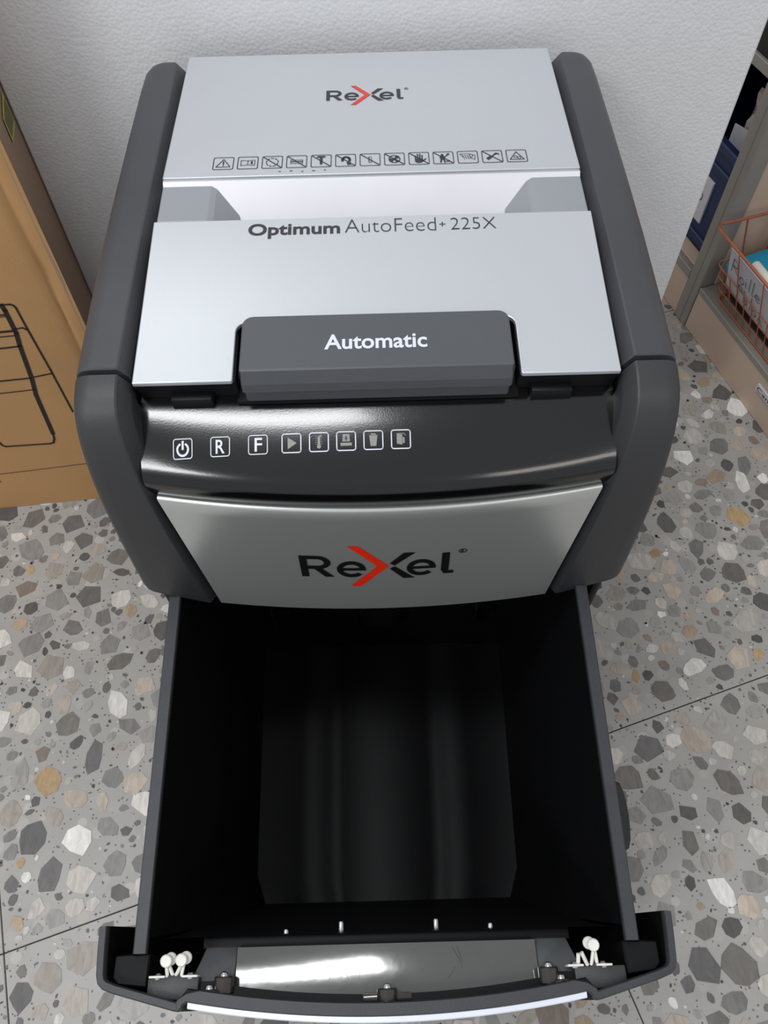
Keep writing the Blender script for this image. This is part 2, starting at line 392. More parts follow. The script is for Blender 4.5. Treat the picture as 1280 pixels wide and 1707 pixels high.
# wire basket
bk = thing('wire_basket', sh(.16, .09, .0805), 'copper wire basket full of blue cases on the lowest shelf', 'basket')
R0 = (.015, .300, -.030, .200, .213); R1 = (.030, .285, .012, .165, .0835)
def lerp(a, b, t): return a+(b-a)*t
def lev(t): return [lerp(R1[i], R0[i], t) for i in range(5)]
def loop(t, r, name, rc=.012):
    u0, u1, v0, v1, z = lev(t); p = rrect(u0, u1, v0, v1, rc, 4); p.append(p[0])
    MB().tube([sh(a, b, z) for a, b in p], r, 8).build(name, 'copper_wire', bk)
loop(1, .0022, 'rim_wire'); loop(0, .0016, 'base_wire')
for t in (.17, .34, .51): loop(t, .0009, 'hoop_wire')
def upright(a, side, top=1, w=.0009):
    pts = []
    for t in (0, top):
        u0, u1, v0, v1, z = lev(t)
        pts.append({'f': (lerp(u0, u1, a), v0, z), 'b': (lerp(u0, u1, a), v1, z), 'l': (u0, lerp(v0, v1, a), z), 'r': (u1, lerp(v0, v1, a), z)}[side])
    MB().tube([sh(*p) for p in pts], w, 6).build('upright_wire', 'copper_wire', bk)
for k in range(1, 14):
    upright(k/14, 'f', .51 if k % 3 else 1); upright(k/14, 'b', .51 if k % 3 else 1)
for k in range(1, 9):
    upright(k/9, 'l', .51 if k % 2 else 1, .0009 if k % 2 else .0014); upright(k/9, 'r', .51 if k % 2 else 1)
for k in range(1, 8):
    MB().tube([sh(R1[0], lerp(R1[2], R1[3], k/8), .0835), sh(R1[1], lerp(R1[2], R1[3], k/8), .0835)], .0009, 6).build('floor_wire', 'copper_wire', bk)
# what lies in the basket
def case(name, u, v, z, su, sv, sz, rz, m, label, cat, rx=0, group=None, lid=True):
    o = thing(name, sh(u, v, z), label, cat, group)
    a = math.atan2(SU.y, SU.x)+rz
    M = Matrix.Translation(o.location) @ Matrix.Rotation(a, 4, 'Z') @ Matrix.Rotation(rx, 4, 'X')
    f = lambda x, y, zz: M @ Vector((x, y, zz))
    MB().box(-su/2, su/2, -sv/2, sv/2, 0, sz*.62, .0015, 1).map(f).build('body', m, o)
    if lid:
        MB().box(-su/2-.0015, su/2+.0015, -sv/2-.0015, sv/2+.0015, sz*.62, sz, .002, 2).map(f).build('lid', m, o)
        MB().box(-su*.36, su*.36, -sv*.3, sv*.3, sz-.001, sz+.0012, .001, 1).map(f).build('raised_panel', m, o)
        for q in (-1, 1): MB().box(q*su*.40-.006, q*su*.40+.006, -sv/2-.003, -sv/2, sz*.45, sz*.9, .0006, 1).map(f).build('clasp', m, o)
    return o
case('dark_case', .095, .088, .0855, .110, .125, .045, .0, 'dark_box', 'black box at the bottom of the copper basket beneath the blue cases', 'box')
case('dark_case', .220, .090, .0855, .105, .120, .045, .0, 'dark_box', 'black box at the bottom of the copper basket, clear of the beige divider', 'box')
case('blue_case', .062, .054, .128, .062, .085, .030, -.12, 'teal_plastic', 'flat sky blue plastic case behind the handwritten card', 'case', rx=.22)
case('blue_case', .137, .075, .132, .078, .105, .042, .06, 'teal_plastic', 'thick blue plastic case in the copper basket beside the white marker', 'case')
case('blue_case', .225, .090, .132, .075, .11, .030, -.05, 'teal_plastic', 'blue plastic case in the basket, the one away from the post', 'case')
g = thing('green_pouch', sh(.065, .118, .164), 'dark teal crumpled pouch on top of the blue cases', 'pouch')
bm = bmesh.new(); bmesh.ops.create_icosphere(bm, subdivisions=4, radius=1)
for v in bm.verts:
    n = v.co.normalized(); k = 1+.10*math.sin(9*n.x+4*n.y)+.08*math.sin(13*n.y+7*n.z)+.05*math.sin(23*n.x)
    v.co = Vector(sh(.065+n.x*.034*k, .118+n.y*.030*k, .186+n.z*.022*k))
MB().from_bm(bm).build('pouch_body', 'teal_green', g)
mk = thing('white_marker', sh(.128, .003, .179), 'white cylindrical marker lying in the copper basket', 'pen')
MB().lathe(sh(.078, .004, .186), Vector(sh(1, -.03, 0))-Vector(sh(0, 0, 0)), [(.0055, 0), (.0068, .002), (.0068, .07), (.0055, .072), (.0055, .1), (.004, .102)]).build('barrel', 'nylon_white', mk)
cd = thing('handwritten_card', sh(.09, .0, .1), 'white card with black handwriting clipped inside the copper basket front', 'card')
def card(u, h, out=0):     # card lies just inside the flared front wires
    t = h/.1295; v = lerp(R1[2], R0[2], t)+.0035-out; return sh(u, v, .0835+h)
MB().prism([(.046, .042), (.30-.03, .030), (.27, .116), (.052, .118)], lambda u, h: card(u, h), lambda u, h: card(u, h, -.001)).build('card_sheet', 'paper', cd)
W = []
def wr(pts, x, y, s): return [(x+a*s, y+b*s) for a, b in pts]
for pts, x, y, s in (
    ([(0, 0), (.18, 1), (.5, .95), (.62, .7), (.4, .5), (.12, .5), (.45, .3), (.75, 0)], .058, .080, .026),
    (ring(.25, .25, .25, .28, n=10), .080, .078, .020),
    ([(.1, .55), (.05, .1), (.15, 0)], .094, .079, .020), ([(.1, .8), (.12, .86)], .094, .080, .020),
    ([(.15, 1), (.05, .05), (.15, 0)], .102, .079, .026), ([(.15, 1), (.05, .05), (.15, 0)], .110, .079, .026),
    ([(0, .28), (.45, .3), (.4, .5), (.15, .5), (.02, .25), (.2, .02), (.5, .1)], .118, .078, .024),
    ([(.1, -.3), (.3, 1), (.6, .95), (.65, .7), (.2, .5)], .074, .050, .022),
    ([(.1, 1), (.08, 0), (.4, .05), (.45, .3), (.1, .4)], .092, .048, .024), ([(.2, 1.1), (.1, 0)], .108, .047, .026), (ring(.25, .25, .25, .25, n=10), .117, .047, .020),
    ([(0, 0), (.1, .5), (.3, .4), (.4, 0), (.6, 0)], .132, .046, .020)): W += stroke(wr(pts, x, y, s), .0012)
ink('handwriting', W, lambda u, h: card(u, h, .0014), 'print_ink', cd)
# far bay: crate and clutter
cr = thing('storage_crate', sh(-.22, .18, .0885), 'navy blue plastic storage crate on the shelf behind the styrofoam edge', 'crate')
for (u0, u1, v0, v1) in ((-.40, -.034, .034, .040), (-.40, -.034, .33, .336), (-.40, -.394, .034, .336), (-.040, -.034, .034, .336)):
    shbox(u0, u1, v0, v1, .089, .244).build('crate_wall', 'navy_plastic', cr)
shbox(-.40, -.034, .034, .336, .089, .094).build('crate_floor', 'navy_plastic', cr)
for (u0, u1, v0, v1) in ((-.404, -.031, .028, .042), (-.404, -.031, .328, .341), (-.404, -.392, .028, .341), (-.044, -.031, .028, .341)):
    shbox(u0, u1, v0, v1, .244, .258, .002).build('crate_rim', 'navy_plastic', cr)
for z0 in (.100, .212): shbox(-.40, -.034, .030, .036, z0, z0+.012, .002).build('crate_rib', 'navy_plastic', cr)
lb = shbox(-.150, -.085, .0310, .0345, .128, .198, .0004).build('crate_label', 'paper', cr, label='white paper label')
ink('label_mark', stroke(ring(-.103, .166, .005, .006, n=10), .0015), lambda u, z: sh(u, .0306, z), 'print_ink', lb)
tag(MB().box(-.02, .03, -.001, .001, 0, .115, .0005, 1).map(lambda x, y, z: sh(-.088+x-.25*z, .050+y+.22*z, .15+z-.5*max(0, -x))).build('paper_sheet', 'paper'), 'white folded paper sticking out of the navy crate', 'paper')
bag = thing('plastic_bag', sh(-.105, .155, .095), 'shiny grey and pink plastic bag in the navy crate', 'bag')
bm = bmesh.new(); bmesh.ops.create_icosphere(bm, subdivisions=4, radius=1)
for v in bm.verts:
    n = v.co.normalized(); k = 1+.12*math.sin(7*n.x+5*n.z)+.10*math.sin(12*n.y+9*n.x)+.06*math.sin(21*n.z)
    v.co = Vector(sh(-.105+n.x*.050*k, .135+n.y*.050*k, .235+n.z*.105*k))
MB().from_bm(bm).build('bag_film', 'film', bag)
case('dark_case', -.16, .145, .4025, .24, .28, .10, 0, 'dark_box', 'black box on the upper shelf behind the styrofoam edge', 'box')

# ------------------------------------------------------------------ paper shredder
S = thing('paper_shredder', (0, .5, 0), 'black and silver paper shredder with its bin pulled out', 'shredder')
# lower cabinet around the bin
cab = MB()
for q in (-1, 1): cab.box(min(q*.1815, q*.1895), max(q*.1815, q*.1895), .302, .695, .0005, .40, .003)
cab.box(-.1895, .1895, .683, .695, .0005, .40, .003); cab.box(-.1895, .1895, .305, .695, .0005, .0085, .002)
cab.build('cabinet', 'black_plastic', S)
hous = MB()
for q in (-1, 1): hous.box(min(q*.160, q*.189), max(q*.160, q*.189), .334, .697, .372, .545, .004)
hous.box(-.170, .170, .346, .700, .40, .528, .004); hous.box(-.165, .165, .655, .700, .50, .553, .002)
hous.build('housing', 'black_plastic', S)
hous2 = MB().box(-.142, .142, .303, .345, .338, .49, .002); hous2.box(-.172, .172, .318, .69, .352, .40, .002); hous2.build('front_core', 'black_plastic', S)
# rails and arms
def section(p, n, xo, xr, xi, q, deep=.032):
    """ring of one cross section; p=(y,z), n = outward normal in (y,z)"""
    prof = [(xo, deep), (xo, .013), (xo-.0006, .0085), (xo-.0022, .0045), (xo-.005, .0018), (xo-.0085, .0004), (xo-.013, 0), (xr+.0008, 0), (xr-.0004, .0006), (xi+.0008, .0085), (xi, .0105), (xi, deep)]
    return [(q*x, p[0]-n[0]*d, p[1]-n[1]*d) for x, d in prof]
def normals(path):
    out = []
    for i in range(len(path)):
        a = path[max(i-1, 0)]; b = path[min(i+1, len(path)-1)]; dy, dz = b[0]-a[0], b[1]-a[1]; l = math.hypot(dy, dz)
        out.append((dz/l, -dy/l) if dy < 0 and -dy > abs(dz)*0 else (-dz/l, dy/l))
    return out
RAIL = [(.7035, .548), (.7030, .556), (.7015, .5625), (.6985, .566), (.694, .5672), (.685, .5676), (.66, .568), (.59, .5682), (.52, .5675), (.46, .566), (.40, .5628), (.3485, .5590), (.3477, .5580)]
ARM = [(.3440, .5570), (.3433, .5582), (.338, .5572), (.331, .5552), (.3245, .5520), (.3185, .5470), (.3125, .5395), (.3070, .5290), (.3025, .5160), (.2985, .5010), (.2950, .482), (.2922, .458), (.2900, .430), (.2884, .398), (.2876, .366)]
for q in (-1, 1):
    rings = []
    for i, p in enumerate(RAIL):
        n = (1, 0) if i < 1 else (.95, .3) if i < 2 else (.7, .7) if i < 3 else (.3, .95) if i < 4 else (0, 1)
        k = max(0, (p[0]-.675)/.0285); xo = .1955-.011*k**3; xr = .166+.004*k**3
        rings.append(section(p, n, xo, xr, .1592, q, .020))
    MB().loft(rings).build('side_rail', 'rail_plastic', S, 22)
    rings = []; N = normals(ARM)
    for i, p in enumerate(ARM):
        n = N[i]; n = (0, 1) if i < 2 else n
        if n[1] < 0 or n[0] > 0: n = (-abs(n[0]), abs(n[1]))
        t = max(0, min(1, (.545-p[1])/(.545-.35)))
        rg = section(p, n, .1955, .1655-.0225*t, .1575-.0205*t if i > 2 else .1592, q, .030 if i > 3 else .02)
        rings.append(rg)
    def low(r, dz): return [(x, y, z-(.029*min(1, (.1955-abs(x))/.052))*dz) for x, y, z in r]
    rings = [r if i < len(rings)-4 else low(r, (i-len(rings)+5)/4) for i, r in enumerate(rings)]
    MB().loft(rings).build('side_arm', 'arm_plastic', S, 22)
# rear lid with chute
ZR = lambda y: .5707+(y-.526)*(.5672-.5707)/(.7066-.526)
lid = MB().prism([(.5265, .0), (.7045, 0), (.7045, -.016), (.53, -.016)], lambda y, d: (-.157, y, ZR(y)+d), lambda y, d: (.157, y, ZR(y)+d)).bevel(.0012, 2)
lid = lid.build('rear_lid', 'silver_paint', S, 12)
MB().prism([(.5262, .5680), (.5235, .5655), (.4935, .5345), (.4935, .5300), (.531, .530), (.531, .5545), (.5300, .5680)], lambda y, z: (-.157, y, z), lambda y, z: (.157, y, z)).build('feed_chute', 'silver_chute_lit', S, 12, label='silver sloping paper feed chute, coloured lighter as if lit from above')
for q in (-1, 1):
    g_ = [[(q*.1572, .5235, .5663), (q*.1205, .5235, .5663), (q*.1165, .5230, .5640), (q*.1000, .5150, .552), (q*.1572, .5150, .552)],
          [(q*.1572, .4840, .5648), (q*.1205, .4840, .5648), (q*.1165, .4840, .5625), (q*.1000, .4840, .540), (q*.1572, .4840, .540)]]
    MB().loft(g_).bevel(.0012, 2, 20).build('feed_guide', 'silver_guide', S, 12, label='grey wedge shaped feed guide')
# front lid with the notch
ZP = lambda y: .5535+(y-.3394)*(.5696-.5535)/(.4781-.3394)
def notch():
    p = [(.157, .4781), (-.157, .4781), (-.157, .3394), (-.0935, .3394), (-.0925, .3404)]
    for k in range(6): a = PI-PI/2*k/5; p.append((-.0850+.0075*math.cos(a), .3785+.0075*math.sin(a)))
    for k in range(6): a = PI/2-PI/2*k/5; p.append((.0855+.0075*math.cos(a), .3785+.0075*math.sin(a)))
    return p+[(.0930, .3404), (.0940, .3394), (.157, .3394)]
MB().prism(notch(), lambda x, y: (x, y, ZP(y)-.0034), lambda x, y: (x, y, ZP(y))).bevel(.0008, 2).build('front_lid', 'silver_paint', S, 12)
# black skirt below the plate
sk = MB()
for x0, x1 in ((-.1565, -.0915), (.0925, .1565)):
    sk.prism([(.3412, ZP(.3412)-.0034), (.470, .5620), (.470, .535), (.3460, .5320)], lambda y, z: (x0, y, z), lambda y, z: (x1, y, z))
sk.prism([(.3885, .5535), (.470, .5600), (.470, .535), (.3885, .5320)], lambda y, z: (-.0915, y, z), lambda y, z: (.0925, y, z))
sk.prism([(.3385, .5340), (.388, .5360), (.388, .531), (.3385, .5310)], lambda y, z: (-.0925, y, z), lambda y, z: (.0935, y, z))
sk.build('lid_skirt', 'black_plastic', S)
for xc in (-.122, .115): MB().box(xc-.0135, xc+.0135, .3375, .346, .528, .5385, .001).build('hinge_tab', 'black_plastic', S)
# mode button
ZB = lambda y: .5618+(y-.341)*.085
def button_loop(x0, x1, y0, y1, rb, rf, n=5):
    p = []
    for cx, cy, a, r in ((x1-rb, y1-rb, 0, rb), (x0+rb, y1-rb, PI/2, rb), (x0+rf, y0+rf, PI, rf), (x1-rf, y0+rf, 1.5*PI, rf)):
        p += [(cx+r*math.cos(a+PI/2*k/n), cy+r*math.sin(a+PI/2*k/n)) for k in range(n+1)]
    return p
A_ = button_loop(-.0862, .0868, .3412, .3838, .0065, .0012); B_ = button_loop(-.0870, .0876, .3400, .3846, .0070, .0016)
C_ = button_loop(-.0872, .0878, .3368, .3848, .0070, .0020); D_ = button_loop(-.0872, .0878, .3360, .3848, .0070, .0020); F_ = button_loop(-.0862, .0868, .3385, .3848, .0070, .0020)
rings = [[(x, y, .5345) for x, y in F_], [(x, y, .5440) for x, y in F_], [(x, y, .5455 if y < .36 else .550) for x, y in D_], [(x, y, min(ZB(y)-.0010, .5520) if y < .3385 else ZB(y)-.0010) for x, y in C_], [(x, y, ZB(y)-.0006) for x, y in B_], [(x, y, ZB(y)) for x, y in A_]]
btn = MB().loft(rings).build('mode_button', 'button_plastic', S, 12, label='dark grey raised button bar reading Automatic')
ink('lettering', lettering('Automatic', -.0331, .0331, .3550, .3672, .02), lambda x, y: (x, y, ZB(y)+.0003), 'print_white', btn)
# control panel
def bul(x, w=.156): return 1-(x/w)**2
NX = 48
PROF = [(.352, .5330, 0), (.343, .5312, 0), (.336, .5288, .12), (.326, .5240, .4), (.315, .5180, .7), (.306, .5120, .92), (.3015, .5086, 1), (.3003, .5072, 1), (.2998, .5060, 1), (.2988, .5050, 1), (.2978, .5032, 1), (.2975, .5005, 1), (.2985, .494, 1), (.2998, .4862, 1), (.302, .4850, .8)]
rows = [[(-.1575+.315*i/NX, y-.0145*b*bul(-.1575+.315*i/NX), z-.0006*b*bul(-.1575+.315*i/NX)) for i in range(NX+1)] for y, z, b in PROF]
back = [[(p[0], .352, .500) for p in rows[0]]]
cp = MB().grid(rows+[[(p[0], .330, .4850) for p in rows[0]]]).build('control_panel', 'gloss_black', S, 50, label='glossy black control panel')
def panel_pt(x, y):
    for (y0, z0, b0), (y1, z1, b1) in zip(PROF[:-1], PROF[1:]):
        ya, yb = y0-.0145*b0*bul(x), y1-.0145*b1*bul(x)
        if yb <= y <= ya:
            t = (ya-y)/max(1e-9, ya-yb); return (x, y-.0002, lerp(z0-.0006*b0*bul(x), z1-.0006*b1*bul(x), t)+.0004)
    return (x, y, PROF[0][1])
def picto(xc, yc, sz, w, polys, frame_name, m_in, r=.12):
    h = sz/2
    fr = outline(-h, h, -h*.94, h*.94, sz*r, w)
    o = ink(frame_name, [[(xc+a, yc+b) for a, b in p] for p in fr], panel_pt, 'print_white', cp)
    ink('symbol', [[(xc+a*sz, yc+b*sz) for a, b in p] for p in polys], panel_pt, m_in, o)
power = stroke(ring(0, -.04, .29, .29, PI/2+.55, PI/2+2*PI-.55, 22), .10)+stroke([(0, -.02), (0, .34)], .11)
therm = stroke([(0, .25), (0, -.1)], .14)+disc(0, -.22, .11, .11)+sum((stroke([(s*.12, y), (s*.17, y)], .03) for s in (-1, 1) for y in (-.1, 0, .1, .2, .3)), [])+disc(.07, .30, .06, .06)
jam = [[(-.2, -.02), (.2, -.02), (.18, .36), (-.18, .36)]]+[[(-.3, -.24), (.3, -.24), (.3, -.08), (-.3, -.08)]]
can = [[(-.15, -.3), (.15, -.3), (.22, .25), (-.22, .25)], [(-.17, .27), (.17, .27), (.1, .34), (-.1, .34)]]
door = [[(-.22, -.22), (.08, -.28), (.08, .32), (-.22, .30)], [(.1, -.2), (.2, -.2), (.2, .1), (.1, .1)]]+stroke(ring(.1, .2, .13, .10, 0, PI, 8), .05)
IC = [(-.1292, power), (-.1043, lettering('R', -.24, .24, -.34, .34, .01)), (-.0793, lettering('F', -.18, .22, -.34, .34, .01)), (-.0572, [[(-.2, -.3), (.28, 0), (-.2, .3)]]),
      (-.0391, therm), (-.0212, jam), (-.0033, can), (.0148, door)]
for i, (xc, polys) in enumerate(IC):
    picto(xc, .3128+.0009*i/7, .0124, .00055 if i < 3 else .0007, polys, 'key_icon' if i < 3 else 'status_icon', 'print_white' if i < 3 else 'print_grey')
ink('symbol_arrow', [[(-.0212+a*.0124, .3134+b*.0124) for a, b in p] for p in [[(-.08, .12), (.08, .12), (0, .28)], [(-.03, .02), (.03, .02), (.03, .14), (-.03, .14)]]], lambda x, y: (lambda q: (q[0], q[1]-.0001, q[2]+.0002))(panel_pt(x, y)), 'print_black', cp)
# silver front panel
def fw(z): return lerp(.1365, .1530, (z-.335)/(.483-.335))
def fy(x, z):
    t = (z-.335)/(.483-.335); return lerp(.2890, .2962, t)-lerp(.0092, .0142, t)*bul(x, fw(z))
rows = []
for z, off in ((.4838, .0060), (.4846, .0032), (.4846, .0018), (.4840, .0006), (.4830, .0)): rows.append([(fw(min(z, .483))*(-1+2*i/NX), fy(fw(min(z, .483))*(-1+2*i/NX), .483)+off, z-.0006*bul(-1+2*i/NX, 1)) for i in range(NX+1)])
for k in range(1, 13):
    z = .483-.148*k/12; rows.append([(fw(z)*(-1+2*i/NX), fy(fw(z)*(-1+2*i/NX), z), z) for i in range(NX+1)])
rows.append([(p[0], p[1]+.010, .3345) for p in rows[-1]])
sf = MB().grid(rows).build('front_panel', 'silver_front', S, 50, label='curved silver front panel with the brand logo')
def logo(x0, x1, yb, h, fn, mdark, mred, parent, bold):
    """x0..x1 width from R to l; yb baseline; h cap height"""
    s = (x1-x0); X = lambda t: x0+t*s; c = yb+h*.5
    w = h*.20; k = s*.0175
    def sx(pts): return [(X(a), yb+b*h) for a, b in pts]
    def e_(a, b):                                   # a wide lower-case e between a and b
        m, r = (a+b)/2, (b-a)/2
        p = ring(0, 0, 1, 1, 0, 2*PI-.75, 26); outp = [(m+r*c, .37+.39*d) for c, d in p]; inn = [(m+r*.60*c, .37+.23*d) for c, d in p]
        q = [[outp[i], outp[i+1], inn[i+1], inn[i]] for i in range(len(p)-1)]
        q.append([(m-r*.7, .31), (b-.001, .31), (b-.001, .43), (m-r*.7, .43)])
        return [sx(t) for t in q]
    bowl_o = ring(.115, .69, .085, .31, -PI/2, PI/2, 14); bowl_i = ring(.115, .69, .042, .155, -PI/2, PI/2, 14)
    Rr = [[(0, 0), (.048, 0), (.048, 1), (0, 1)], [(.04, .845), (.115, .845), (.115, 1), (.04, 1)], [(.04, .38), (.115, .38), (.115, .535), (.04, .535)], [(.085, .40), (.140, .40), (.215, 0), (.155, 0)]]
    Rr += [[bowl_o[i], bowl_o[i+1], bowl_i[i+1], bowl_i[i]] for i in range(14)]
    o = ink('logo_lettering', [sx(t) for t in Rr]+e_(.235, .425)+e_(.690, .880)
            +[[(X(.915), yb+h*1.0), (X(.915), yb+h*.18), (X(.935), yb), (X(1.0), yb), (X(1.0), yb+h*.14), (X(.965), yb+h*.14), (X(.965), yb+h*1.0)]]
            +[[(X(.580), c+h*.13), (X(.612), c+h*.02), (X(.745), c+h*.60), (X(.670), c+h*.60)]]
            +[[(X(.580), c-h*.13), (X(.612), c-h*.02), (X(.745), c-h*.62), (X(.670), c-h*.62)]], fn, mdark, parent)
    ink('logo_arrow', [[(X(.315), c+h*.95), (X(.385), c+h*.95), (X(.575), c), (X(.500), c)], [(X(.500), c), (X(.575), c), (X(.385), c-h*.98), (X(.315), c-h*.98)]], fn, mred, parent, label='red arrow of the logo')
    ink('logo_mark', stroke(ring(X(1.045), yb+h*1.02, s*.024, s*.024*h*.0+s*.022, n=14), s*.006)+lettering('R', X(1.034), X(1.056), yb+h*.94, yb+h*1.10, .01), fn, mdark, parent)
logo(-.0622, .0550, .3915, .0320, lambda x, z: (x, fy(x, z)-.0005, z), 'print_black', 'print_red_bright', sf, .03)
logo(-.0357, .0278, .6277, .0150, lambda x, y: (x, y, ZR(y)+.0003), 'print_dark', 'print_red', lid, .03)
on_plate = lambda x, y: (x, y, ZP(y)+.0003)
fl = [o for o in S.children if o.name.startswith('front_lid')][0]
ink('model_lettering', lettering('Optimum', -.0886, -.0233, .4590, .4733, .025), on_plate, 'print_dark', fl)
ink('model_lettering', lettering('AutoFeed', -.0198, .0450, .4628, .4752, -.018), on_plate, 'print_dark', fl)
ink('model_lettering', lettering('+', .0474, .0518, .4665, .4705, .0)+lettering('225X', .0555, .0877, .4631, .4742, -.018), on_plate, 'print_dark', fl)
# warning pictograms on the rear lid (coordinates in icon units: x -1..1, y -1..1)
tri = stroke([(-.72, -.6), (.72, -.6), (0, .7), (-.72, -.6)], .09)
slash = stroke([(-.9, .88), (.9, -.88)], .11)
def slot(): return stroke([(-.6, -.3), (.6, -.3), (.6, .25), (-.6, .25), (-.6, -.3)], .07)+stroke([(-.6, 0), (.6, 0)], .12)
ICONS = [
 tri+stroke([(0, .3), (0, -.15)], .14)+disc(0, -.38, .06, .09),
 stroke([(-.7, -.45), (0, -.35), (.7, -.45), (.7, .45), (0, .35), (-.7, .45), (-.7, -.45)], .07)+stroke([(0, -.35), (0, .4)], .07)+[[(.3, -.2), (.5, -.2), (.5, .25), (.3, .25)]],
 sum((stroke(ring(0, 0, .6, .68, a, a+.42, 3), .10) for a in [k*2*PI/9 for k in range(9)]), [])+slash,
 slot()+slash,
 [[(-.12, -.6), (.12, -.6), (.16, .3), (-.16, .3)], [(-.5, .6), (.5, .6), (.35, .85), (-.35, .85)], [(-.12, .35), (.12, .35), (.2, .62), (-.2, .62)]]+slash,
 stroke(ring(.05, .05, .38, .5, -.4, PI+.3, 10), .26)+[[(.25, -.2), (.6, -.75), (.2, -.8), (.1, -.4)]]+slash,
 stroke(rrect(-.14, .14, -.5, .5, .1)+[(.14, .3)], .06)+stroke([(-.04, .3), (-.04, -.3)], .05)+slash,
 stroke(ring(0, 0, .56, .62, n=16), .10)+[ring(0, 0, .5, .55, .3, 1.4, 5)+[(0, 0)], ring(0, 0, .5, .55, 2.9, 4.3, 6)+[(0, 0)], ring(0, 0, .5, .55, 5, 5.8, 5)+[(0, 0)]]+disc(0, 0, .14, .18)+slash,
 [[(-.4, -.1), (.4, -.1), (.45, -.5), (.2, -.75), (-.2, -.75), (-.42, -.5)]]+sum((stroke([(x, -.15), (x*1.15, y)], .15) for x, y in ((-.32, .45), (-.11, .7), (.1, .72), (.3, .5))), [])+stroke([(.35, -.5), (.7, -.1)], .14)+slash,
 disc(-.1, .45, .16, .2)+[[(-.4, .2), (.2, .25), (.15, -.3), (-.3, -.3)]]+stroke([(-.2, -.3), (-.3, -.75)], .18)+stroke([(.05, -.3), (.15, -.75)], .18)+stroke([(.15, .15), (.5, .55)], .12)+disc(.5, .6, .16, .14)+[[(.3, -.7), (.62, -.7), (.62, -.45), (.3, -.45)]]+slash,
 stroke([(-.8, .55), (.1, .6), (.75, .3), (.7, -.45), (.3, -.1)], .06)+sum((stroke([(x, .35), (x+.16, -.3)], .06) for x in (-.5, -.28, -.05, .15)), [])+stroke(ring(.35, .25, .18, .25, n=8), .06)+stroke([(-.8, .55), (-.5, .1)], .06),
 [[(-.65, -.3), (-.15, .2), (.05, -.1), (-.4, -.6)]]+stroke([(.05, .1), (.4, .55)], .16)+stroke([(.2, .3), (.7, .5)], .10)+stroke([(.5, .6), (.75, .25)], .08)+slash,
 tri+stroke(ring(-.14, -.15, .17, .19, n=8), .06)+stroke(ring(.22, -.32, .17, .19, n=8), .06)]
for i, polys in enumerate(ICONS):
    xc = -.1125+i*(.2234/12); yc = .5438; hx, hy = .0076, .0076
    fr = [[(a, b) for a, b in p] for p in outline(-1, 1, -1, 1, .18, .085)]
    o = ink('warning_pictogram', [[(xc+a*hx, yc+b*hy) for a, b in p] for p in fr+[[(a*.98, b*.98) for a, b in p] for p in polys]], lambda x, y: (x, y, ZR(y)+.0003), 'print_dark', lid)
ink('smudge', sum((disc(-.069+k*.0085, .5318+.0006*math.sin(k*2.1), .0010+.0004*(k % 2), .0007, 7) for k in range(5)), []), lambda x, y: (x, y, ZR(y)+.0002), 'dirt', lid)

# ------------------------------------------------------------------ pulled out waste bin
BX = -.004
B = thing('waste_bin', (BX, .2, 0), 'deep black plastic waste bin pulled out of the paper shredder', 'bin')
YF, YK = .034, .385
def tx(y): return 1+.045*(y-.033)/.25                    # walls widen slightly towards the rear
WALL = [(.1565, .350), (.1545, .262), (.1505, .256), (.1490, .165), (.1450, .159), (.1432, .060), (.1385, .036), (.135, .030)]
FLO = [(.135, .030), (.096, .030), (.090, .0335), (.066, .0335), (.060, .030), (.046, .030), (.040, .0345), (-.040, .0345), (-.046, .030), (-.060, .030), (-.066, .0335), (-.090, .0335), (-.096, .030), (-.135, .030)]
prof = [(x, z) for x, z in WALL]+FLO[1:-1]+[(-x, z) for x, z in WALL[::-1]]
def yfront(z): return lerp(.090, .040, max(0, min(1, (z-.03)/.30)))
rows = []
ys = [0, .1, .25, .5, .75, 1]
for t in ys:
    r = []
    for x, z in prof:
        y0 = yfront(z); y1 = lerp(.372, .385, (z-.03)/.32); y = lerp(y0, y1, t); k = 1
        if t == 0: k = .93 if z < .3 else 1
        r.append((BX+x*tx(y)*k, y, z))
    rows.append(r)
tub = MB().grid(rows)
# outer skin
out = [(.1645, .350), (.1600, .20), (.150, .010), (-.150, .010), (-.1600, .20), (-.1645, .350)]
tub.grid([[(BX+x*tx(y), y+(.0 if z > .1 else .0), z) for x, z in out] for y in (.030, .15, .28, .392)])
# front and rear walls
fz = [.036, .10, .20, .30, .335]
tub.grid([[(BX+lerp(-1, 1, i/8)*lerp(.130, .150, k/4), yfront(z)+.0005, z) for i in range(9)] for k, z in enumerate(fz)])
tub.grid([[(BX+lerp(-1, 1, i/8)*.166, lerp(.372, .385, (z-.03)/.32), z) for i in range(9)] for z in (.03, .15, .25, .35)])
tub.grid([[(BX+lerp(-1, 1, i/8)*.170, .392, z) for i in range(9)] for z in (.010, .35)])
tub.add([(BX-.150, .030, .010), (BX+.150, .030, .010), (BX+.158, .392, .010), (BX-.158, .392, .010)], [(0, 1, 2, 3)])
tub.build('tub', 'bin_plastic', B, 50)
for q in (-1, 1):
    MB().loft([[(BX+q*x*tx(y), y, z) for x, z in ((.1560, .346), (.1560, .3500), (.1566, .3508), (.1640, .3508), (.1648, .3500), (.1648, .340), (.1625, .340), (.1625, .346))] for y in (.031, .15, .27, .392)]).build('side_rim', 'bin_rim', B)
MB().box(BX-.174, BX+.174, .384, .393, .343, .3506, .001).build('rear_rim', 'bin_rim', B)
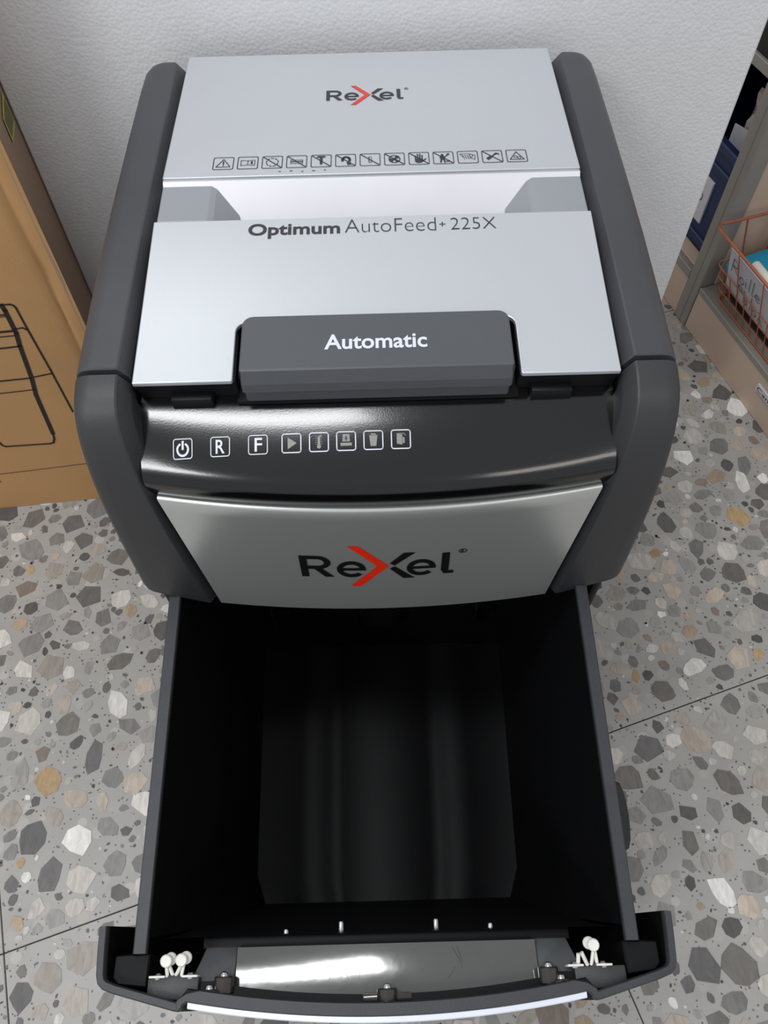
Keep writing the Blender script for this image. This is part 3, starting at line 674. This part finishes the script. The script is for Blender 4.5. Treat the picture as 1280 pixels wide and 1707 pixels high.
# recess and ribs low on the rear wall
MB().box(BX-.024, BX+.023, .364, .376, .104, .155, .004).build('grip_recess', 'gloss_black', B)
p = rrect(BX-.0265, BX+.0255, .101, .158, .008); p.append(p[0])
MB().tube([(x, .3705, z) for x, z in p], .0016, 8).build('recess_lip', 'bin_plastic', B)
for xc in (-.112, .112):
    MB().box(BX+xc-.009, BX+xc-.005, .360, .378, .105, .155, .0015).build('rear_rib', 'bin_plastic', B)
    p = ring(BX+xc+.004, .125, .013, .016, .3, PI-.3, 8); MB().tube([(x, .3705, z) for x, z in p], .0014, 6).build('rear_rib', 'bin_plastic', B)
# finger grip on the right wall
rows = []
for k in range(9):
    a = PI*k/8; y = .110+.024*math.cos(a); o_ = .0085*math.sin(a)**.7
    rows.append([(BX+.1665*tx(y)-.004, y, .300), (BX+.1665*tx(y)+o_*.6, y, .302), (BX+.1665*tx(y)+o_, y, .325), (BX+.1665*tx(y)+o_*.8, y, .340), (BX+.1665*tx(y)-.004, y, .343)])
MB().grid(rows).build('finger_grip', 'gloss_black', B)
# front shell: thin wall following wings, jogs and bulged middle
half = [(.1890, .0475), (.1880, .033), (.1866, .0195), (.1850, .0150), (.1815, .0118), (.1740, .0092), (.1520, .0035), (.1345, -.0010), (.1318, -.0014), (.1298, .0002), (.1288, .0022), (.1270, .0036)]
mid = [(.1230+0*k, 0) for k in range(0)]
def yc(x): return -.0068+.0104*(x/.127)**2
pathR = half; pathM = [(x, yc(x)) for x in [.120-.24*k/24 for k in range(25)]]; pathL = [(-x, y) for x, y in half[::-1]]
path = pathR+pathM+pathL
def wall(path, th, z0, z1, name, m, parent, rear=None, smooth=45):
    nrm = []
    for i in range(len(path)):
        a = Vector(path[max(i-1, 0)]); b = Vector(path[min(i+1, len(path)-1)]); d = (b-a).normalized(); nrm.append((d.y, -d.x))
    rows = [[], [], [], [], [], []]
    for (x, y), (nx, ny) in zip(path, nrm):
        if ny < 0: nx, ny = -nx, -ny
        if abs(ny) < .25: nx, ny = (-math.copysign(1, x)*abs(nx), ny)
        t = th(x)
        low = .02*max(0, (y-.03)/.0175) if rear else 0
        ix, iy = x+nx*t, y+ny*t
        rows[0].append((BX+x, y+low, z0)); rows[1].append((BX+x, y, z1-.001)); rows[2].append((BX+x+nx*.0008, y+ny*.0008, z1)); rows[3].append((BX+ix-nx*.0008, iy-ny*.0008, z1)); rows[4].append((BX+ix, iy, z1-.001)); rows[5].append((BX+ix, iy+low, z0))
    n = len(path)
    mb = MB().grid(rows+[rows[0]])
    mb.add([r[0] for r in rows], [tuple(range(6))]); mb.add([r[-1] for r in rows], [tuple(range(6))])
    return mb.build(name, m, parent, smooth)
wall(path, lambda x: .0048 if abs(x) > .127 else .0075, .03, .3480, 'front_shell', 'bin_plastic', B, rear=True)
wall([(x*1.001, y-.0002) for x, y in path], lambda x: .0052 if abs(x) > .127 else .0079, .3440, .3504, 'shell_rim', 'bin_rim', B)
MB().grid([[(BX+x, yc(x)-t, z) for x in [.1262-.2524*k/30 for k in range(31)]] for t, z in ((.0002, .04), (.0030, .04), (.0036, .3482), (.0030, .3490), (.0002, .3490))]).build('front_strip', 'strip_white', B, label='silver white outer trim strip')
def ywf(x): return .0052+.0068*(x/.1)**2
# ledge inside the shell, wing floors, corner blocks
top = [(x, yc(x)+.0065) for x in [.124-.248*k/24 for k in range(25)]]+[(-.124, .0150), (-.1006, .0150)]+[(x, ywf(x)) for x in [-.1+.2*k/20 for k in range(21)]]+[(.1006, .0150), (.124, .0150)]
MB().prism([(BX+x, y) for x, y in top], lambda x, y: (x, y, .300), lambda x, y: (x, y, .3400)).build('ledge', 'bin_plastic', B)
for q in (-1, 1):
    MB().prism([(BX+q*x, y) for x, y in ((.128, .003), (.150, .006), (.182, .015), (.186, .050), (.158, .056), (.128, .03))], lambda x, y: (x, y, .10), lambda x, y: (x, y, .12)).build('wing_floor', 'bin_plastic', B)
    MB().loft([[(BX+q*x, y, z) for x, y in ((.1555, .012), (.1745, .014), (.1785, .018), (.1785, .0310), (.1555, .0318))] for z in (.10, .342)]).bevel(.001, 1).build('corner_block', 'bin_plastic', B)
    MB().prism([(BX+q*x, y) for x, y in ((.1215, .004), (.1480, .0055), (.1545, .0085), (.1545, .0175), (.1425, .0175), (.1415, .0190), (.1340, .0190), (.1330, .0175), (.1215, .0175))], lambda x, y: (x, y, .300), lambda x, y: (x, y, .3440)).bevel(.0012, 2).build('hook_boss', 'arm_plastic', B)
# smoked window, its side panels and rear bar
def wz(t): return .3330-.0016*t*t
rows = []
for k in range(9):
    t = k/8; rows.append([(BX+x, lerp(ywf(x), .0342, t), wz(t)-.0012*(x/.1)**2) for x in [lerp(-.1, .1, i/30) for i in range(31)]])
rows2 = [[(x, y, z-.002) for x, y, z in r] for r in rows[::-1]]
MB().grid(rows+rows2).build('smoked_window', 'window_smoke', B, 60, label='glossy smoked plastic viewing window')
for q in (-1, 1):
    MB().prism([(BX+q*.1004, .0130, .3375), (BX+q*.1285, .0140, .3375), (BX+q*.1215, .0350, .3270), (BX+q*.1004, .0350, .3270)], lambda x, y, z: (x, y, z-.004), lambda x, y, z: (x, y, z)).bevel(.0006, 1).build('window_side_panel', 'window_side', B)
MB().box(BX-.1245, BX+.1245, .0340, .0415, .312, .3265, .001).build('window_bar', 'bin_plastic', B)
for x, l in ((-.0690, .0050), (-.0310, .0090), (.0345, .0090), (.0720, .0055)):
    MB().lathe((BX+x, .0405, .3200), (0, 1, .25), [(.0022, 0), (.0022, l-.0012), (.0016, l-.0003), (.0006, l)], 12).build('screw_tip', 'chrome', B)
for x, y0, y1 in ((-.1056, .0085, .0178), (-.1145, .0010, .0108), (0, -.0010, .0088), (.1050, .0090, .0182), (.1125, .0020, .0112)):
    pst = MB().lathe((BX+x, y0, .3395), (0, 1, .12), [(.0068, 0), (.0066, y1-y0-.0008), (.0058, y1-y0)], 16).build('screw_post', 'smoke_post', B)
    MB().lathe((BX+x, y1, .3405+(y1-y0)*.12), (0, 1, .12), [(.0030, -.003), (.0030, .0006), (.0024, .0018), (.0010, .0024)], 14).build('screw', 'chrome', pst)
MB().box(BX-.016, BX+.016, .001, .006, .335, .3412, .001).build('latch_bracket', 'smoke_post', B)
# white nylon hooks with screwed feet, mounted on the inner end of the bosses
def white(name, mb): return mb.build(name, 'nylon_white', B, 45)
def hook_mesh(xb, xh, yh, zh, head):
    mb = MB(); a = Vector((BX+xb, .0180, .3425))
    if head:
        c = Vector((BX+xh, yh, zh))
        mb.tube([a+Vector((-.0014, 0, 0)), c-Vector((0, .0025, .001))], .0012, 8); mb.tube([a+Vector((.0024, 0, 0)), c-Vector((-.001, .002, .003))], .0012, 8)
        ax = Vector((-.05, -.30, 1))
        mb.lathe(c, ax, [(.0034, -.0005), (.0039, .0002), (.0039, .0012), (.0033, .0018), (.0020, .0015)], 18)
        mb.lathe(c+Vector((.0020*(1 if xh < 0 else -1), .0014, -.0040)), ax, [(.0034, -.0005), (.0039, .0002), (.0039, .0012), (.0033, .0018)], 18)
    else:
        for dx, e in ((-.0025, (.0005, .0065, .003)), (.0035, (-.0035, .0070, .004))): mb.tube([a+Vector((dx, 0, 0)), a+Vector((dx, 0, 0))+Vector(e)], .0013, 8)
    return mb
white('nylon_hook', hook_mesh(-.1410, -.1428, .0268, .3475, True)); white('nylon_hook', hook_mesh(-.1358, -.1330, .0272, .3475, True))
white('nylon_hook', hook_mesh(.1345, .1350, .0292, .3475, True)); white('broken_hook', hook_mesh(.1270, .1270, .02, .35, False))
for xs in (-.1487, -.1275, .1225, .1410):
    white('hook_foot', MB().box(BX+xs-.0052, BX+xs+.0052, .0172, .0186, .3330, .3455, .0005))
    MB().lathe((BX+xs, .0186, .3415), (0, 1, .1), [(.0030, -.002), (.0030, .0004), (.0022, .0015), (.0008, .0018)], 14).build('screw', 'chrome', B)

# fine scratches on the smoked window
sw = [o for o in B.children if o.name.startswith('smoked_window')][0]
SC = []
for x0, y0, dx, dy in ((-.052, .014, .005, .009), (-.048, .021, -.004, -.008), (-.038, .012, .001, .009), (-.029, .020, .004, -.007), (-.018, .013, .000, .008), (.004, .022, .004, .006), (.044, .031, .006, -.012), (.047, .032, .003, -.010), (.040, .013, .005, .006)):
    SC += stroke([(x0, y0), (x0+dx*.6, y0+dy*.5), (x0+dx, y0+dy)], .0003)
ink('scratch', SC, lambda x, y: (BX+x, y, wz((y-ywf(x))/(.0342-ywf(x)))-.0012*(x/.1)**2+.0002), 'smoke_post', sw)
